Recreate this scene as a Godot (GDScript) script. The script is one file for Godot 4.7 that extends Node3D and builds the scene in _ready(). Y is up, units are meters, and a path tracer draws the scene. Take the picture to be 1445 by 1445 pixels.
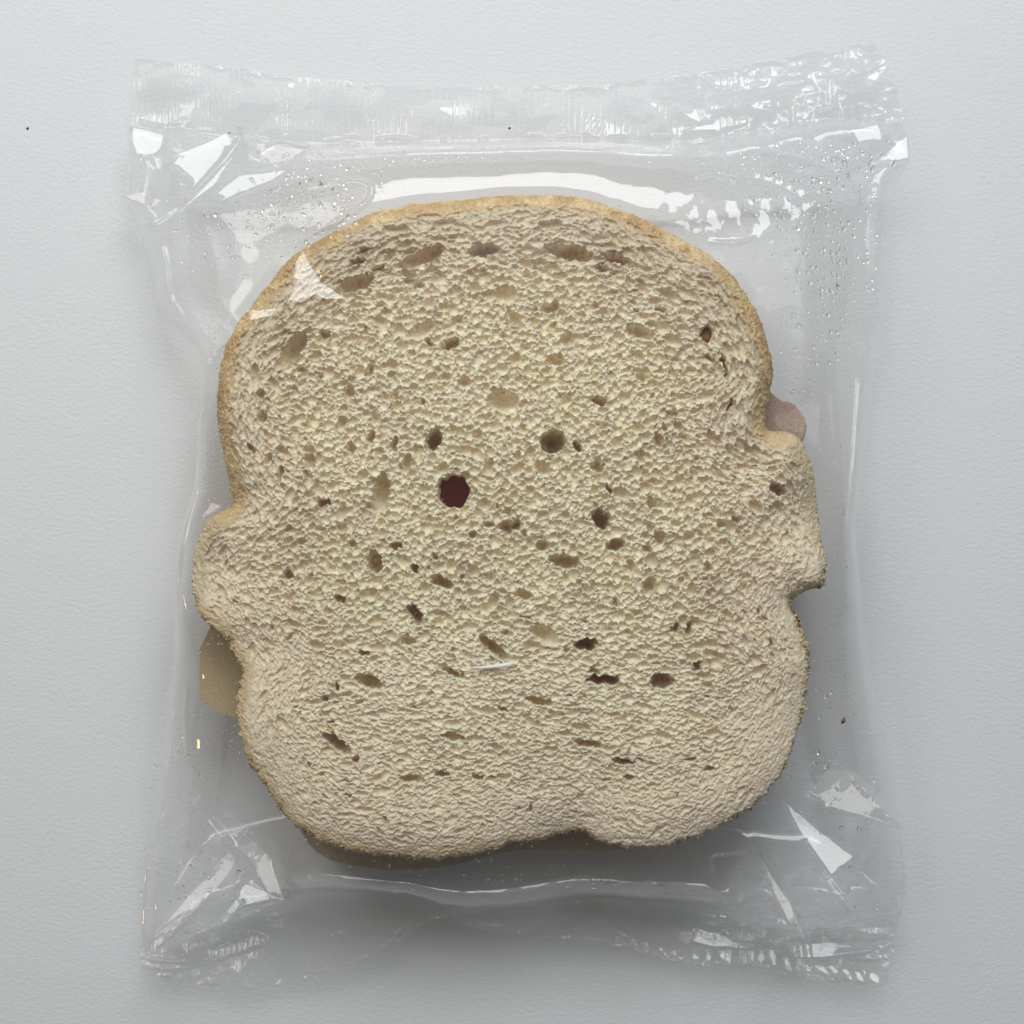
extends Node3D
# A wrapped sandwich on a white table, seen from above. Lengths are worked out in millimetres and written in metres.

const MM := 0.001
const EYE := 360.0            # camera height over the table, mm
const MPP := 0.1419           # millimetres on the table per unit of layout
const MID := 722.5
const WINDOW := Vector3(0.05, 0.48, -0.46)   # metres
const CURTAIN := Vector3(-0.34, 0.50, -0.40)
const LAMP := Vector3(-0.70, 0.22, 0.14)

var rng := RandomNumberGenerator.new()

# ---------------------------------------------------------------- helpers
func at(px: float, py: float, h: float) -> Vector2:      # layout point at height h (mm) -> x, z in mm
	var k := MPP * (1.0 - h / EYE)
	return Vector2((px - MID) * k, (py - MID) * k)

func line_at(pts: Array, h: float) -> PackedVector2Array:
	var out := PackedVector2Array()
	for p in pts:
		out.append(at(p[0], p[1], h))
	return out

func smooth_loop(p: PackedVector2Array, n: int) -> PackedVector2Array:
	var out := PackedVector2Array()
	var c := p.size()
	for i in c:
		for k in n:
			out.append(p[i].cubic_interpolate(p[(i + 1) % c], p[(i + c - 1) % c], p[(i + 2) % c], float(k) / n))
	return out

func smooth_line(p: PackedVector2Array, n: int) -> PackedVector2Array:
	var out := PackedVector2Array()
	var c := p.size()
	for i in c - 1:
		for k in n:
			out.append(p[i].cubic_interpolate(p[i + 1], p[maxi(i - 1, 0)], p[mini(i + 2, c - 1)], float(k) / n))
	out.append(p[c - 1])
	return out

func inside_distance(p: Vector2, loop: PackedVector2Array) -> float:   # > 0 inside
	var best := 1e12
	var odd := false
	var n := loop.size()
	var b := loop[n - 1]
	for i in n:
		var a := loop[i]
		var e := b - a
		var w := p - a
		var t := clampf(w.dot(e) / maxf(e.length_squared(), 1e-9), 0.0, 1.0)
		best = minf(best, (w - e * t).length_squared())
		if (a.y > p.y) != (b.y > p.y) and p.x < (b.x - a.x) * (p.y - a.y) / (b.y - a.y) + a.x:
			odd = not odd
		b = a
	return sqrt(best) if odd else -sqrt(best)

func spread(coarse: PackedFloat32Array, w: int, h: int, m: int) -> PackedFloat32Array:   # cubic upsampling
	var im := Image.create_from_data(w, h, false, Image.FORMAT_RF, coarse.to_byte_array())
	im.resize(w * m, h * m, Image.INTERPOLATE_CUBIC)
	return im.get_data().to_float32_array()

func noise(seed_: int, period: float, octaves := 1, kind := FastNoiseLite.TYPE_SIMPLEX_SMOOTH) -> FastNoiseLite:
	var n := FastNoiseLite.new()
	n.seed = seed_
	n.noise_type = kind
	n.frequency = 1.0 / period
	n.fractal_type = FastNoiseLite.FRACTAL_FBM if octaves > 1 else FastNoiseLite.FRACTAL_NONE
	n.fractal_octaves = octaves
	return n

func made(called: String, mesh: Mesh, mat: Material, parent: Node = self) -> MeshInstance3D:
	var o := MeshInstance3D.new()
	o.name = called
	o.mesh = mesh
	o.material_override = mat
	parent.add_child(o, true)
	return o

func tag(o: Node, label: String, category: String, group := "") -> void:
	o.set_meta("label", label)
	o.set_meta("category", category)
	if group != "":
		o.set_meta("group", group)

func thing(called: String, label: String, category: String, group := "") -> Node3D:
	var o := Node3D.new()
	o.name = called
	add_child(o, true)
	tag(o, label, category, group)
	return o

func surface(v: PackedVector3Array, n: PackedVector3Array, c: PackedColorArray, idx: PackedInt32Array) -> ArrayMesh:
	var a := []
	a.resize(Mesh.ARRAY_MAX)
	a[Mesh.ARRAY_VERTEX] = v
	a[Mesh.ARRAY_NORMAL] = n
	if c.size():
		a[Mesh.ARRAY_COLOR] = c
	a[Mesh.ARRAY_INDEX] = idx
	var m := ArrayMesh.new()
	m.add_surface_from_arrays(Mesh.PRIMITIVE_TRIANGLES, a)
	return m

func compact(v: PackedVector3Array, n: PackedVector3Array, c: PackedColorArray, idx: PackedInt32Array) -> ArrayMesh:
	var to := PackedInt32Array()
	to.resize(v.size())
	to.fill(-1)
	var v2 := PackedVector3Array()
	var n2 := PackedVector3Array()
	var c2 := PackedColorArray()
	var i2 := PackedInt32Array()
	i2.resize(idx.size())
	var at_ := 0
	for k in idx.size():
		var i := idx[k]
		var j := to[i]
		if j < 0:
			j = at_
			at_ += 1
			to[i] = j
			v2.append(v[i])
			n2.append(n[i])
			if c.size():
				c2.append(c[i])
		i2[k] = j
	return surface(v2, n2, c2, i2)

# ---------------------------------------------------------------- outlines, in layout units
const BREAD := [[372, 398], [400, 362], [432, 340], [478, 315], [520, 294], [560, 284], [600, 279], [660, 274], [720, 268], [780, 268], [830, 274], [880, 290], [920, 306], [960, 328], [1000, 350], [1034, 378], [1060, 412],
	[1078, 444], [1090, 482], [1097, 520], [1092, 556], [1086, 590], [1092, 606], [1112, 606], [1132, 614], [1146, 636], [1156, 668], [1160, 700], [1164, 740], [1170, 772], [1173, 800], [1168, 828], [1150, 834], [1130, 844],
	[1122, 852], [1130, 872], [1140, 900], [1149, 930], [1146, 968], [1140, 1010], [1128, 1050], [1114, 1086], [1090, 1120], [1062, 1148], [1024, 1170], [984, 1188], [940, 1200], [890, 1203], [860, 1198], [836, 1188], [814, 1180],
	[790, 1184], [762, 1192], [720, 1196], [696, 1206], [660, 1212], [620, 1218], [580, 1217], [530, 1212], [490, 1206], [450, 1192], [416, 1172], [390, 1146], [368, 1112], [346, 1076], [334, 1040], [329, 1000], [333, 966],
	[337, 944], [322, 925], [317, 908], [304, 897], [288, 884], [272, 866], [265, 834], [264, 800], [268, 772], [278, 748], [292, 730], [316, 716], [322, 706], [318, 690], [310, 650], [302, 606], [299, 570], [302, 530], [312, 486], [326, 456], [346, 430]]
const LOWER := [[380, 420], [460, 340], [560, 300], [700, 285], [840, 290], [960, 340], [1040, 410], [1076, 500], [1074, 580], [1090, 640], [1130, 700], [1135, 790], [1100, 850], [1112, 920], [1110, 1010], [1080, 1090], [1010, 1150],
	[950, 1180], [880, 1196], [810, 1198], [740, 1196], [690, 1206], [650, 1216], [600, 1223], [540, 1224], [480, 1214], [440, 1192], [415, 1150], [385, 1090], [372, 1030], [375, 950], [340, 900], [296, 850], [292, 780], [340, 715], [328, 640], [318, 560], [332, 490]]
# the bag: four border lines, left to right and top to bottom
const TOP_EDGE := [[190, 80], [214, 85], [240, 88], [300, 92], [380, 103], [440, 111], [510, 116], [560, 121], [640, 124], [720, 120], [790, 121], [850, 120], [900, 112], [960, 105], [985, 102], [1030, 95], [1070, 88], [1104, 82], [1140, 74], [1180, 70], [1210, 62], [1235, 60]]
const TOP_SEAM := [[183, 178], [215, 178], [250, 176], [290, 186], [330, 191], [380, 197], [430, 200], [500, 199], [560, 198], [640, 196], [720, 195], [800, 196], [860, 197], [920, 198], [980, 196], [1030, 190], [1075, 182], [1130, 178], [1180, 172], [1230, 168], [1278, 172]]
const BOTTOM_SEAM := [[199, 1343], [232, 1322], [270, 1308], [330, 1292], [380, 1278], [412, 1270], [460, 1260], [520, 1258], [570, 1262], [620, 1276], [660, 1283], [720, 1281], [780, 1276], [830, 1270], [880, 1272], [930, 1276], [985, 1284], [1040, 1294], [1100, 1300], [1160, 1303], [1220, 1301], [1268, 1298]]
const BOTTOM_EDGE := [[200, 1372], [230, 1384], [268, 1388], [300, 1392], [345, 1399], [390, 1394], [430, 1388], [480, 1370], [530, 1350], [570, 1324], [604, 1300], [640, 1304], [680, 1312], [730, 1317], [790, 1328], [840, 1334], [880, 1337], [910, 1344], [935, 1356], [980, 1365], [1030, 1366], [1070, 1368], [1095, 1374], [1130, 1380], [1165, 1386], [1200, 1387], [1230, 1394], [1256, 1392]]
const LEFT_TOP := [[190, 80], [188, 110], [186, 140], [183, 178]]
const RIGHT_TOP := [[1235, 60], [1245, 76], [1256, 98], [1268, 126], [1278, 172]]
const LEFT := [[183, 178], [180, 230], [178, 290], [196, 330], [210, 380], [215, 426], [240, 456], [276, 488], [297, 520], [289, 590], [277, 660], [264, 740], [252, 850], [240, 950], [227, 1050], [214, 1150], [205, 1230], [200, 1290], [199, 1343]]
const RIGHT := [[1278, 172], [1281, 205], [1280, 235], [1262, 264], [1257, 330], [1253, 400], [1250, 440], [1238, 520], [1228, 600], [1216, 680], [1206, 744], [1213, 810], [1223, 900], [1236, 980], [1250, 1050], [1263, 1130], [1274, 1200], [1279, 1240], [1275, 1270], [1268, 1298]]
const LEFT_BOTTOM := [[199, 1343], [197, 1352], [200, 1360], [199, 1366], [200, 1372]]
const RIGHT_BOTTOM := [[1268, 1298], [1265, 1316], [1258, 1334], [1262, 1344], [1255, 1354], [1254, 1376], [1256, 1392]]

# the large cells of the crumb: centre, half length, half width, turn in degrees, depth in mm
const HOLES := [[413, 493, 31, 12, -54, 2.6], [503, 400, 26, 11, -20, 2.2], [597, 363, 36, 10, -22, 2.0], [683, 353, 22, 9, -8, 2.6], [370, 588, 10, 6, 85, 2.4], [368, 557, 8, 5, 80, 1.6], [612, 621, 16, 10, -72, 4.0],
	[711, 567, 24, 16, 8, 2.2], [635, 486, 14, 8, -30, 3.0], [607, 484, 7, 5, 40, 2.0], [493, 552, 13, 6, -70, 2.4], [522, 524, 11, 5, -60, 2.0], [597, 465, 22, 10, -30, 1.4], [458, 472, 8, 6, 0, 2.0], [538, 697, 32, 12, 98, 2.8],
	[496, 633, 12, 6, 90, 2.0], [438, 650, 12, 6, 90, 2.2], [524, 617, 10, 5, -80, 2.2], [396, 669, 15, 4, 92, 1.6], [457, 709, 9, 6, 0, 2.4], [557, 628, 12, 5, -75, 2.0], [574, 655, 15, 7, -75, 2.2], [804, 356, 36, 11, 12, 2.6],
	[873, 366, 22, 7, 12, 1.8], [778, 434, 14, 7, -15, 2.2], [904, 469, 22, 9, 20, 1.8], [997, 472, 9, 12, -10, 2.4], [907, 533, 8, 8, 0, 2.2], [845, 567, 12, 6, 20, 2.6], [780, 623, 19, 17, 0, 5.0], [814, 631, 9, 5, 50, 3.0],
	[767, 662, 13, 9, 35, 2.0], [843, 659, 10, 7, 20, 2.6], [904, 645, 12, 7, 80, 1.8], [928, 621, 12, 6, 80, 2.0], [1101, 691, 13, 8, 20, 3.2], [1022, 517, 16, 2.5, 75, 2.2], [1030, 571, 10, 3, -70, 2.6], [786, 510, 14, 8, 0, 2.0],
	[800, 480, 11, 9, 0, 2.0], [714, 417, 16, 13, 0, 1.4], [529, 794, 18, 10, 82, 3.0], [559, 770, 9, 6, 0, 2.4], [406, 811, 9, 8, 60, 2.6], [586, 867, 17, 8, 60, 3.4], [479, 846, 10, 6, 20, 2.4], [576, 905, 14, 6, 10, 2.2],
	[697, 915, 27, 8, 40, 2.8], [521, 962, 21, 10, 20, 2.8], [476, 1050, 24, 8, 35, 2.8], [624, 822, 17, 8, 25, 2.6], [585, 803, 7, 6, 50, 2.6], [514, 922, 8, 4, 10, 2.0], [476, 970, 5, 4, 60, 2.0], [458, 988, 6, 4, 60, 2.0],
	[848, 733, 17, 12, 60, 4.2], [868, 770, 13, 9, -12, 3.6], [797, 792, 21, 10, 10, 2.6], [766, 770, 11, 8, 0, 2.6], [916, 827, 13, 10, -70, 3.0], [828, 910, 16, 9, -5, 4.2], [769, 896, 22, 12, 30, 1.8], [852, 960, 25, 7, 3, 4.0],
	[935, 962, 17, 11, 0, 3.6], [954, 887, 9, 6, -70, 2.6], [973, 887, 13, 5, -75, 2.6], [985, 941, 7, 6, -60, 2.4], [740, 840, 15, 7, 10, 2.2], [714, 745, 11, 9, 60, 3.2], [728, 742, 9, 8, 0, 3.0], [882, 1076, 17, 4, 8, 1.8],
	[675, 615, 9, 7, 0, 1.6], [558, 560, 8, 5, -60, 1.8], [690, 660, 10, 7, -60, 1.6], [655, 540, 10, 6, 0, 1.8], [726, 508, 10, 7, 0, 1.4], [690, 740, 9, 6, 20, 1.8], [860, 690, 9, 5, 50, 2.2], [890, 800, 10, 6, 60, 1.6], [640, 950, 16, 6, 20, 1.8], [760, 990, 22, 5, 12, 1.6], [830, 1050, 22, 5, 8, 1.6], [640, 1040, 18, 5, 10, 1.6], [580, 1100, 18, 5, 6, 1.4], [1000, 800, 9, 6, 60, 1.8], [1020, 740, 9, 6, 10, 1.8]]

# ---------------------------------------------------------------- the scene
func _ready() -> void:
	rng.seed = 20240611
	var cam := Camera3D.new()
	cam.name = "camera"
	cam.position = Vector3(0, EYE * MM, 0)
	cam.rotation_degrees = Vector3(-90, 0, 0)
	cam.fov = rad_to_deg(2.0 * atan(MID * MPP / EYE))
	cam.near = 0.02
	cam.far = 20.0
	add_child(cam)
	cam.current = true

	var env := Environment.new()
	env.background_mode = Environment.BG_COLOR
	env.background_color = Color(0.30, 0.31, 0.33)
	env.background_energy_multiplier = 1.0
	env.tonemap_mode = Environment.TONE_MAPPER_LINEAR
	env.tonemap_exposure = 0.95
	env.sdfgi_enabled = true
	env.ssao_enabled = true
	env.ssil_enabled = true
	var we := WorldEnvironment.new()
	we.name = "room_light"
	we.environment = env
	add_child(we)

	var window := AreaLight3D.new()                 # the window beyond the top of the picture
	window.name = "window_light"
	window.area_size = Vector2(0.36, 0.27)
	window.area_normalize_energy = true
	window.light_color = Color(0.98, 0.99, 1.0)
	window.light_energy = 0.24
	window.area_range = 4.0
	window.shadow_enabled = true
	add_child(window)
	window.look_at_from_position(WINDOW, Vector3.ZERO)

	var wall := AreaLight3D.new()                   # the pale wall and ceiling that the window lights
	wall.name = "wall_light"
	wall.area_size = Vector2(1.3, 0.62)
	wall.area_normalize_energy = true
	wall.light_color = Color(1.0, 0.985, 0.96)
	wall.light_energy = 0.30
	wall.area_range = 4.0
	wall.shadow_enabled = true
	add_child(wall)
	wall.look_at_from_position(Vector3(0.0, 0.74, -0.48), Vector3.ZERO)

	var curtain := AreaLight3D.new()                # the curtained pane beside the window
	curtain.name = "curtain_light"
	curtain.area_size = Vector2(0.30, 0.30)
	curtain.area_normalize_energy = true
	curtain.light_color = Color(1.0, 0.99, 0.97)
	curtain.light_energy = 0.115
	curtain.area_range = 4.0
	curtain.shadow_enabled = true
	add_child(curtain)
	curtain.look_at_from_position(CURTAIN, Vector3.ZERO)

	var lamp := AreaLight3D.new()                   # a small warm lamp to the left
	lamp.name = "warm_lamp_light"
	lamp.area_size = Vector2(0.06, 0.06)
	lamp.area_normalize_energy = true
	lamp.light_color = Color(1.0, 0.86, 0.55)
	lamp.light_energy = 0.034
	lamp.area_range = 4.0
	lamp.shadow_enabled = true
	add_child(lamp)
	lamp.look_at_from_position(LAMP, Vector3.ZERO)

	tabletop()
	top_slice()
	lower_layers()
	film()
	scraps()

# ---------------------------------------------------------------- table
func tabletop() -> void:
	var m := StandardMaterial3D.new()
	m.resource_name = "white_table_laminate"
	m.albedo_color = Color(0.865, 0.882, 0.89)
	m.roughness = 0.55
	m.metallic_specular = 0.4
	var n := FastNoiseLite.new()
	n.seed = 5
	n.noise_type = FastNoiseLite.TYPE_SIMPLEX_SMOOTH
	n.frequency = 0.055
	n.fractal_type = FastNoiseLite.FRACTAL_FBM
	n.fractal_octaves = 3
	n.fractal_gain = 0.45
	n.domain_warp_enabled = true
	n.domain_warp_amplitude = 26.0
	n.domain_warp_frequency = 0.015
	var t := NoiseTexture2D.new()
	t.width = 2048
	t.height = 2048
	t.seamless = true
	t.seamless_blend_skirt = 0.1
	t.noise = n
	m.heightmap_enabled = true
	m.heightmap_texture = t
	m.heightmap_scale = 0.0055
	m.uv1_scale = Vector3(1.0, 1.0, 1.0)
	var st := SurfaceTool.new()
	st.begin(Mesh.PRIMITIVE_TRIANGLES)
	var w := 0.7
	var top := [Vector3(-w, 0, -w), Vector3(w, 0, -w), Vector3(w, 0, w), Vector3(-w, 0, w)]
	var d := Vector3(0, -0.025, 0)
	var faces := [[top[0], top[1], top[2], top[3], Vector3.UP], [top[3] + d, top[2] + d, top[1] + d, top[0] + d, Vector3.DOWN],
		[top[3], top[2], top[2] + d, top[3] + d, Vector3.BACK], [top[1], top[0], top[0] + d, top[1] + d, Vector3.FORWARD],
		[top[2], top[1], top[1] + d, top[2] + d, Vector3.RIGHT], [top[0], top[3], top[3] + d, top[0] + d, Vector3.LEFT]]
	for f in faces:
		for k in [0, 1, 2, 0, 2, 3]:
			var p: Vector3 = f[k]
			st.set_normal(f[4])
			st.set_uv(Vector2(p.x / 0.16, (p.z + p.y) / 0.105))
			st.add_vertex(p)
	var o := made("tabletop", st.commit(), m)
	o.set_meta("kind", "structure")
	o.set_meta("label", "white finely textured tabletop under the wrapped sandwich")

# ---------------------------------------------------------------- the top slice
const SX := 1.28              # coarse step, mm
const FINE := 8
var b_x0 := 0.0
var b_z0 := 0.0
var b_w := 0
var b_h := 0
var b_step := SX / FINE
var b_dist := PackedFloat32Array()
var b_top := PackedFloat32Array()       # the slice's height without its cells
var b_cell := PackedFloat32Array()
var b_lip := PackedFloat32Array()
var warp_x := PackedFloat32Array()
var warp_z := PackedFloat32Array()

func bump(p: Vector2, px: float, py: float, r: float, h: float) -> float:
	var q := p.distance_squared_to(at(px, py, 27.0)) / (r * MPP * r * MPP)
	return h * exp(-q)

func bread_macro(p: Vector2, d: float) -> float:
	var h := 29.0
	h += bump(p, 285, 800, 70, -5.0) + bump(p, 1140, 730, 62, -4.0) + bump(p, 1056, 655, 30, -2.4) + bump(p, 345, 705, 30, -1.8) + bump(p, 352, 912, 26, -1.4)
	h += bump(p, 720, 620, 260, 1.4) + bump(p, 1080, 1000, 120, -1.6) + bump(p, 820, 1150, 80, -1.2) + bump(p, 1135, 850, 26, -1.5)
	var rim := clampf(1.0 - d / 9.0, 0.0, 1.0)
	h -= 2.6 * rim * rim
	return h

func carve(c: Vector2, ra: float, rb: float, turn: float, depth: float, rough := 1.0, bowl := false, lip := 0.0) -> void:
	var r := maxf(ra, rb) * (1.35 if lip > 0.0 else 1.0) + 0.7
	var i0 := maxi(0, int((c.x - r - b_x0) / b_step))
	var i1 := mini(b_w - 1, int((c.x + r - b_x0) / b_step) + 1)
	var j0 := maxi(0, int((c.y - r - b_z0) / b_step))
	var j1 := mini(b_h - 1, int((c.y + r - b_z0) / b_step) + 1)
	var cs := cos(turn) / ra
	var sn := sin(turn) / ra
	var cs2 := cos(turn) / rb
	var sn2 := sin(turn) / rb
	for j in range(j0, j1 + 1):
		var z := b_z0 + j * b_step - c.y
		var row := j * b_w
		for i in range(i0, i1 + 1):
			var k := row + i
			var dx := b_x0 + i * b_step - c.x + warp_x[k] * rough
			var dz := z + warp_z[k] * rough
			var a := dx * cs + dz * sn
			var b := dz * cs2 - dx * sn2
			var q := a * a + b * b
			if q < 1.0:
				var v := depth * sqrt(1.0 - q if bowl else 1.0 - q * q)
				if v > b_cell[k]:
					b_cell[k] = v
			elif lip > 0.0 and q < 1.82:                   # the thin wall that stands up round a cell
				var u := lip * (1.0 - (sqrt(q) - 1.0) / 0.35)
				if u > b_lip[k]:
					b_lip[k] = u

func top_slice() -> void:
	var loop := smooth_loop(line_at(BREAD, 27.0), 3)
	var lo := loop[0]
	var hi := loop[0]
	for p in loop:
		lo = lo.min(p)
		hi = hi.max(p)
	lo -= Vector2(3, 3)
	hi += Vector2(3, 3)
	var cw := int((hi.x - lo.x) / SX) + 2
	var ch := int((hi.y - lo.y) / SX) + 2
	var cd := PackedFloat32Array()
	cd.resize(cw * ch)
	for j in ch:
		for i in cw:
			cd[j * cw + i] = inside_distance(lo + Vector2(i, j) * SX, loop)
	b_w = cw * FINE
	b_h = ch * FINE
	b_x0 = lo.x - SX / 2 + b_step / 2
	b_z0 = lo.y - SX / 2 + b_step / 2
	b_dist = spread(cd, cw, ch, FINE)
	var ct := PackedFloat32Array()
	ct.resize(cw * ch)
	var slow := noise(11, 28.0, 2)
	for j in ch:
		for i in cw:
			var p := lo + Vector2(i, j) * SX
			ct[j * cw + i] = bread_macro(p, cd[j * cw + i]) + 0.7 * slow.get_noise_2d(p.x, p.y)
	b_top = spread(ct, cw, ch, FINE)
	var n := b_w * b_h
	b_cell.resize(n)
	b_cell.fill(0.0)
	b_lip = b_cell.duplicate()
	warp_x.resize(n)
	warp_z.resize(n)
	var n1 := noise(21, 1.7, 2)
	var n2 := noise(22, 1.7, 2)
	var n3 := noise(23, 0.7, 1)
	var n4 := noise(24, 3.0, 2)
	var ragged := PackedFloat32Array()
	ragged.resize(n)
	for j in b_h:
		for i in b_w:
			var k := j * b_w + i
			if b_dist[k] < -1.5:
				continue
			var x := b_x0 + i * b_step
			var z := b_z0 + j * b_step
			warp_x[k] = n1.get_noise_2d(x, z) * 0.42
			warp_z[k] = n2.get_noise_2d(x, z) * 0.42
			ragged[k] = n3.get_noise_2d(x, z)
			b_dist[k] += lerpf(0.18, 0.34, clampf((z + 5.0) / 20.0, 0.0, 1.0)) * ragged[k] + lerpf(0.25, 0.55, clampf((z + 5.0) / 20.0, 0.0, 1.0)) * n4.get_noise_2d(x, z)
	# cells: first the big ones that can be told apart, then ever smaller ones in what is left
	for q in HOLES:
		var s := MPP * (1.0 - 29.0 / EYE)
		carve(at(q[0], q[1], 29.0), q[2] * s, q[3] * s, deg_to_rad(q[4]), q[5] * (2.1 if q[2] > 15.0 else 1.5), 1.2, true, 0.15)
	var hole := at(640, 693, 29.0)
	carve(hole, 2.75, 3.05, 0.3, 40.0, 0.7)
	carve(hole + Vector2(-1.2, -0.9), 1.7, 1.3, 0.5, 40.0, 0.9)
	carve(hole + Vector2(0.9, 1.2), 1.6, 2.0, 0.2, 40.0, 0.8)
	carve(hole + Vector2(2.2, 0.0), 1.1, 0.6, 0.2, 6.0, 1.2)
	# least and most radius (mm), tries, how far the cell keeps from its neighbours
	var tries := [[0.8, 1.2, 700, 1.2], [0.5, 0.85, 11000, 1.0], [0.32, 0.5, 50000, 0.95], [0.18, 0.3, 150000, 0.75]]
	for t in tries:
		for q in int(t[2]):
			var p := Vector2(rng.randf_range(lo.x, hi.x), rng.randf_range(lo.y, hi.y))
			var i := int((p.x - b_x0) / b_step)
			var j := int((p.y - b_z0) / b_step)
			if i < 12 or j < 12 or i > b_w - 13 or j > b_h - 13:
				continue
			var k := j * b_w + i
			var d := b_dist[k]
			if d < 0.8 or b_cell[k] > 0.12:
				continue
			var r := rng.randf_range(t[0], t[1])
			var low := clampf((p.y - 14.0) / 20.0, 0.0, 1.0)
			var edge := clampf(1.0 - d / 20.0, 0.0, 1.0)
			var upper := clampf((-p.y - 5.0) / 15.0, 0.0, 1.0)
			r *= 1.0 + 0.35 * upper * edge
			if r > 0.6 and rng.randf() < 0.7 * low:
				continue
			var near_rim := clampf(1.0 - d / 5.0, 0.0, 1.0)
			r *= 1.0 - 0.4 * near_rim
			var g := Vector2(b_dist[k + 3] - b_dist[k - 3], b_dist[k + 3 * b_w] - b_dist[k - 3 * b_w])
			var tangent := atan2(g.x, -g.y)                # along the crust
			if cos(tangent) < 0.0:
				tangent += PI
			var stretch := 1.0 + (1.4 + 1.6 * upper) * edge + 1.1 * low + rng.randf_range(0.0, 0.5)
			var turn := lerp_angle(0.1, tangent, clampf(edge * 1.6, 0.0, 1.0))
			if edge < lerpf(0.2, 0.05, upper) and low < 0.15:
				turn = rng.randf_range(0, PI)
			turn += rng.randfn(0.0, 0.22)
			var sq := sqrt(stretch)
			var e: float = t[3] * r / b_step
			var ux := int(e * sq * cos(turn)) + int(e * sq * sin(turn)) * b_w
			var uz := int(-e / sq * sin(turn)) + int(e / sq * cos(turn)) * b_w
			var hits := int(b_cell[clampi(k + ux, 0, n - 1)] > 0.1) + int(b_cell[clampi(k - ux, 0, n - 1)] > 0.1) + int(b_cell[clampi(k + uz, 0, n - 1)] > 0.1) + int(b_cell[clampi(k - uz, 0, n - 1)] > 0.1)
			if hits > 1 or hits == 1 and rng.randf() < 0.6:
				continue
			var deep := rng.randf_range(1.1, 2.1) * (1.0 - 0.25 * low) * lerpf(0.55, 1.0, smoothstep(2.0, 17.0, d))
			if rng.randf() < 0.025 - 0.01 * low and d > 6.0:
				deep = rng.randf_range(2.6, 3.6)                  # some open far down
			carve(p, r * sq, r / sq, turn, r * deep * (1.0 - 0.5 * near_rim), 1.0, rng.randf() < 0.7, r * 0.34 * (1.0 - 0.5 * near_rim) * (1.0 - 0.4 * low) * (1.0 - 0.65 * edge))
	# heights, normals and colours
	var v := PackedVector3Array()
	var nn := PackedVector3Array()
	var col := PackedColorArray()
	v.resize(n)
	nn.resize(n)
	col.resize(n)
	var hh := PackedFloat32Array()
	hh.resize(n)
	var grain := noise(31, 0.42, 2)
	var fuzz := noise(32, 2.2, 3)
	var under := 20.6
	for j in b_h:
		for i in b_w:
			var k := j * b_w + i
			var d := b_dist[k]
			if d < -1.5:
				continue
			var x := b_x0 + i * b_step
			var z := b_z0 + j * b_step
			var y := b_top[k] - 0.12 - (b_cell[k] if b_cell[k] > 0.01 else -b_lip[k]) + lerpf(0.06, 0.13, clampf((z - 4.0) / 20.0, 0.0, 1.0)) * grain.get_noise_2d(x, z) + 0.10 * fuzz.get_noise_2d(x, z)
			var e := clampf(d / lerpf(4.6, 1.3, clampf((z + 10.0) / 30.0, 0.0, 1.0)), 0.0, 1.0)           # the rounded shoulder of the crust
			y = under + (y - under) * sqrt(1.0 - (1.0 - e) * (1.0 - e)) if e < 1.0 else y
			hh[k] = maxf(y, under)
	var tone := noise(41, 14.0, 3)
	var tone2 := noise(42, 3.2, 3)
	var fleck := noise(44, 0.9, 2)
	var crust_n := noise(43, 5.0, 3)
	for j in range(1, b_h - 1):
		for i in range(1, b_w - 1):
			var k := j * b_w + i
			var d := b_dist[k]
			if d < -1.0:
				continue
			var x := b_x0 + i * b_step
			var z := b_z0 + j * b_step
			var gx := (hh[k + 1] - hh[k - 1]) / (2 * b_step)
			var gz := (hh[k + b_w] - hh[k - b_w]) / (2 * b_step)
			nn[k] = Vector3(-gx, 1.0, -gz).normalized()
			if d < 0.0:
				var g := Vector2(b_dist[k + 1] - b_dist[k - 1], b_dist[k + b_w] - b_dist[k - b_w])
				g = g / maxf(g.length(), 1e-5)
				x -= g.x * d
				z -= g.y * d
				nn[k] = Vector3(-g.x, 0.15, -g.y).normalized()
			v[k] = Vector3(x, hh[k], z) * MM
			col[k] = bread_colour(x, z, d, tone.get_noise_2d(x, z), tone2.get_noise_2d(x, z), crust_n.get_noise_2d(x, z), fleck.get_noise_2d(x, z))
	var crumb := PackedInt32Array()
	var crust := PackedInt32Array()
	for j in range(1, b_h - 2):
		for i in range(1, b_w - 2):
			var k := j * b_w + i
			var d := b_dist[k]
			if d < -0.8:
				continue
			var m := minf(minf(d, b_dist[k + 1]), minf(b_dist[k + b_w], b_dist[k + b_w + 1]))
			if m < -b_step * 1.05:
				continue
			if d > 5.0 and maxf(maxf(hh[k], hh[k + 1]), maxf(hh[k + b_w], hh[k + b_w + 1])) < under + 0.01:
				continue                                   # the hole that goes right through
			var into := crust if d < lerpf(3.2, 1.7, clampf((b_z0 + j * b_step + 10.0) / 30.0, 0.0, 1.0)) + 0.6 * ragged[k] else crumb
			into.append(k)
			into.append(k + 1)
			into.append(k + b_w + 1)
			into.append(k)
			into.append(k + b_w + 1)
			into.append(k + b_w)
	var m := StandardMaterial3D.new()
	m.resource_name = "bread_crumb"
	m.vertex_color_use_as_albedo = true
	m.roughness = 0.9
	m.metallic_specular = 0.25
	m.subsurf_scatter_enabled = true
	m.subsurf_scatter_strength = 0.16
	var o := thing("top_bread_slice", "white bread slice lying on top, with a dark round hole through it", "bread slice", "slices of the sandwich")
	made("crumb", compact(v, nn, col, crumb), m, o)
	made("crust", compact(v, nn, col, crust), m, o)
	# its underside
	var us := PackedVector3Array()
	var un := PackedVector3Array()
	var ui := PackedInt32Array()
	var tri := Geometry2D.triangulate_polygon(loop)
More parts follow.
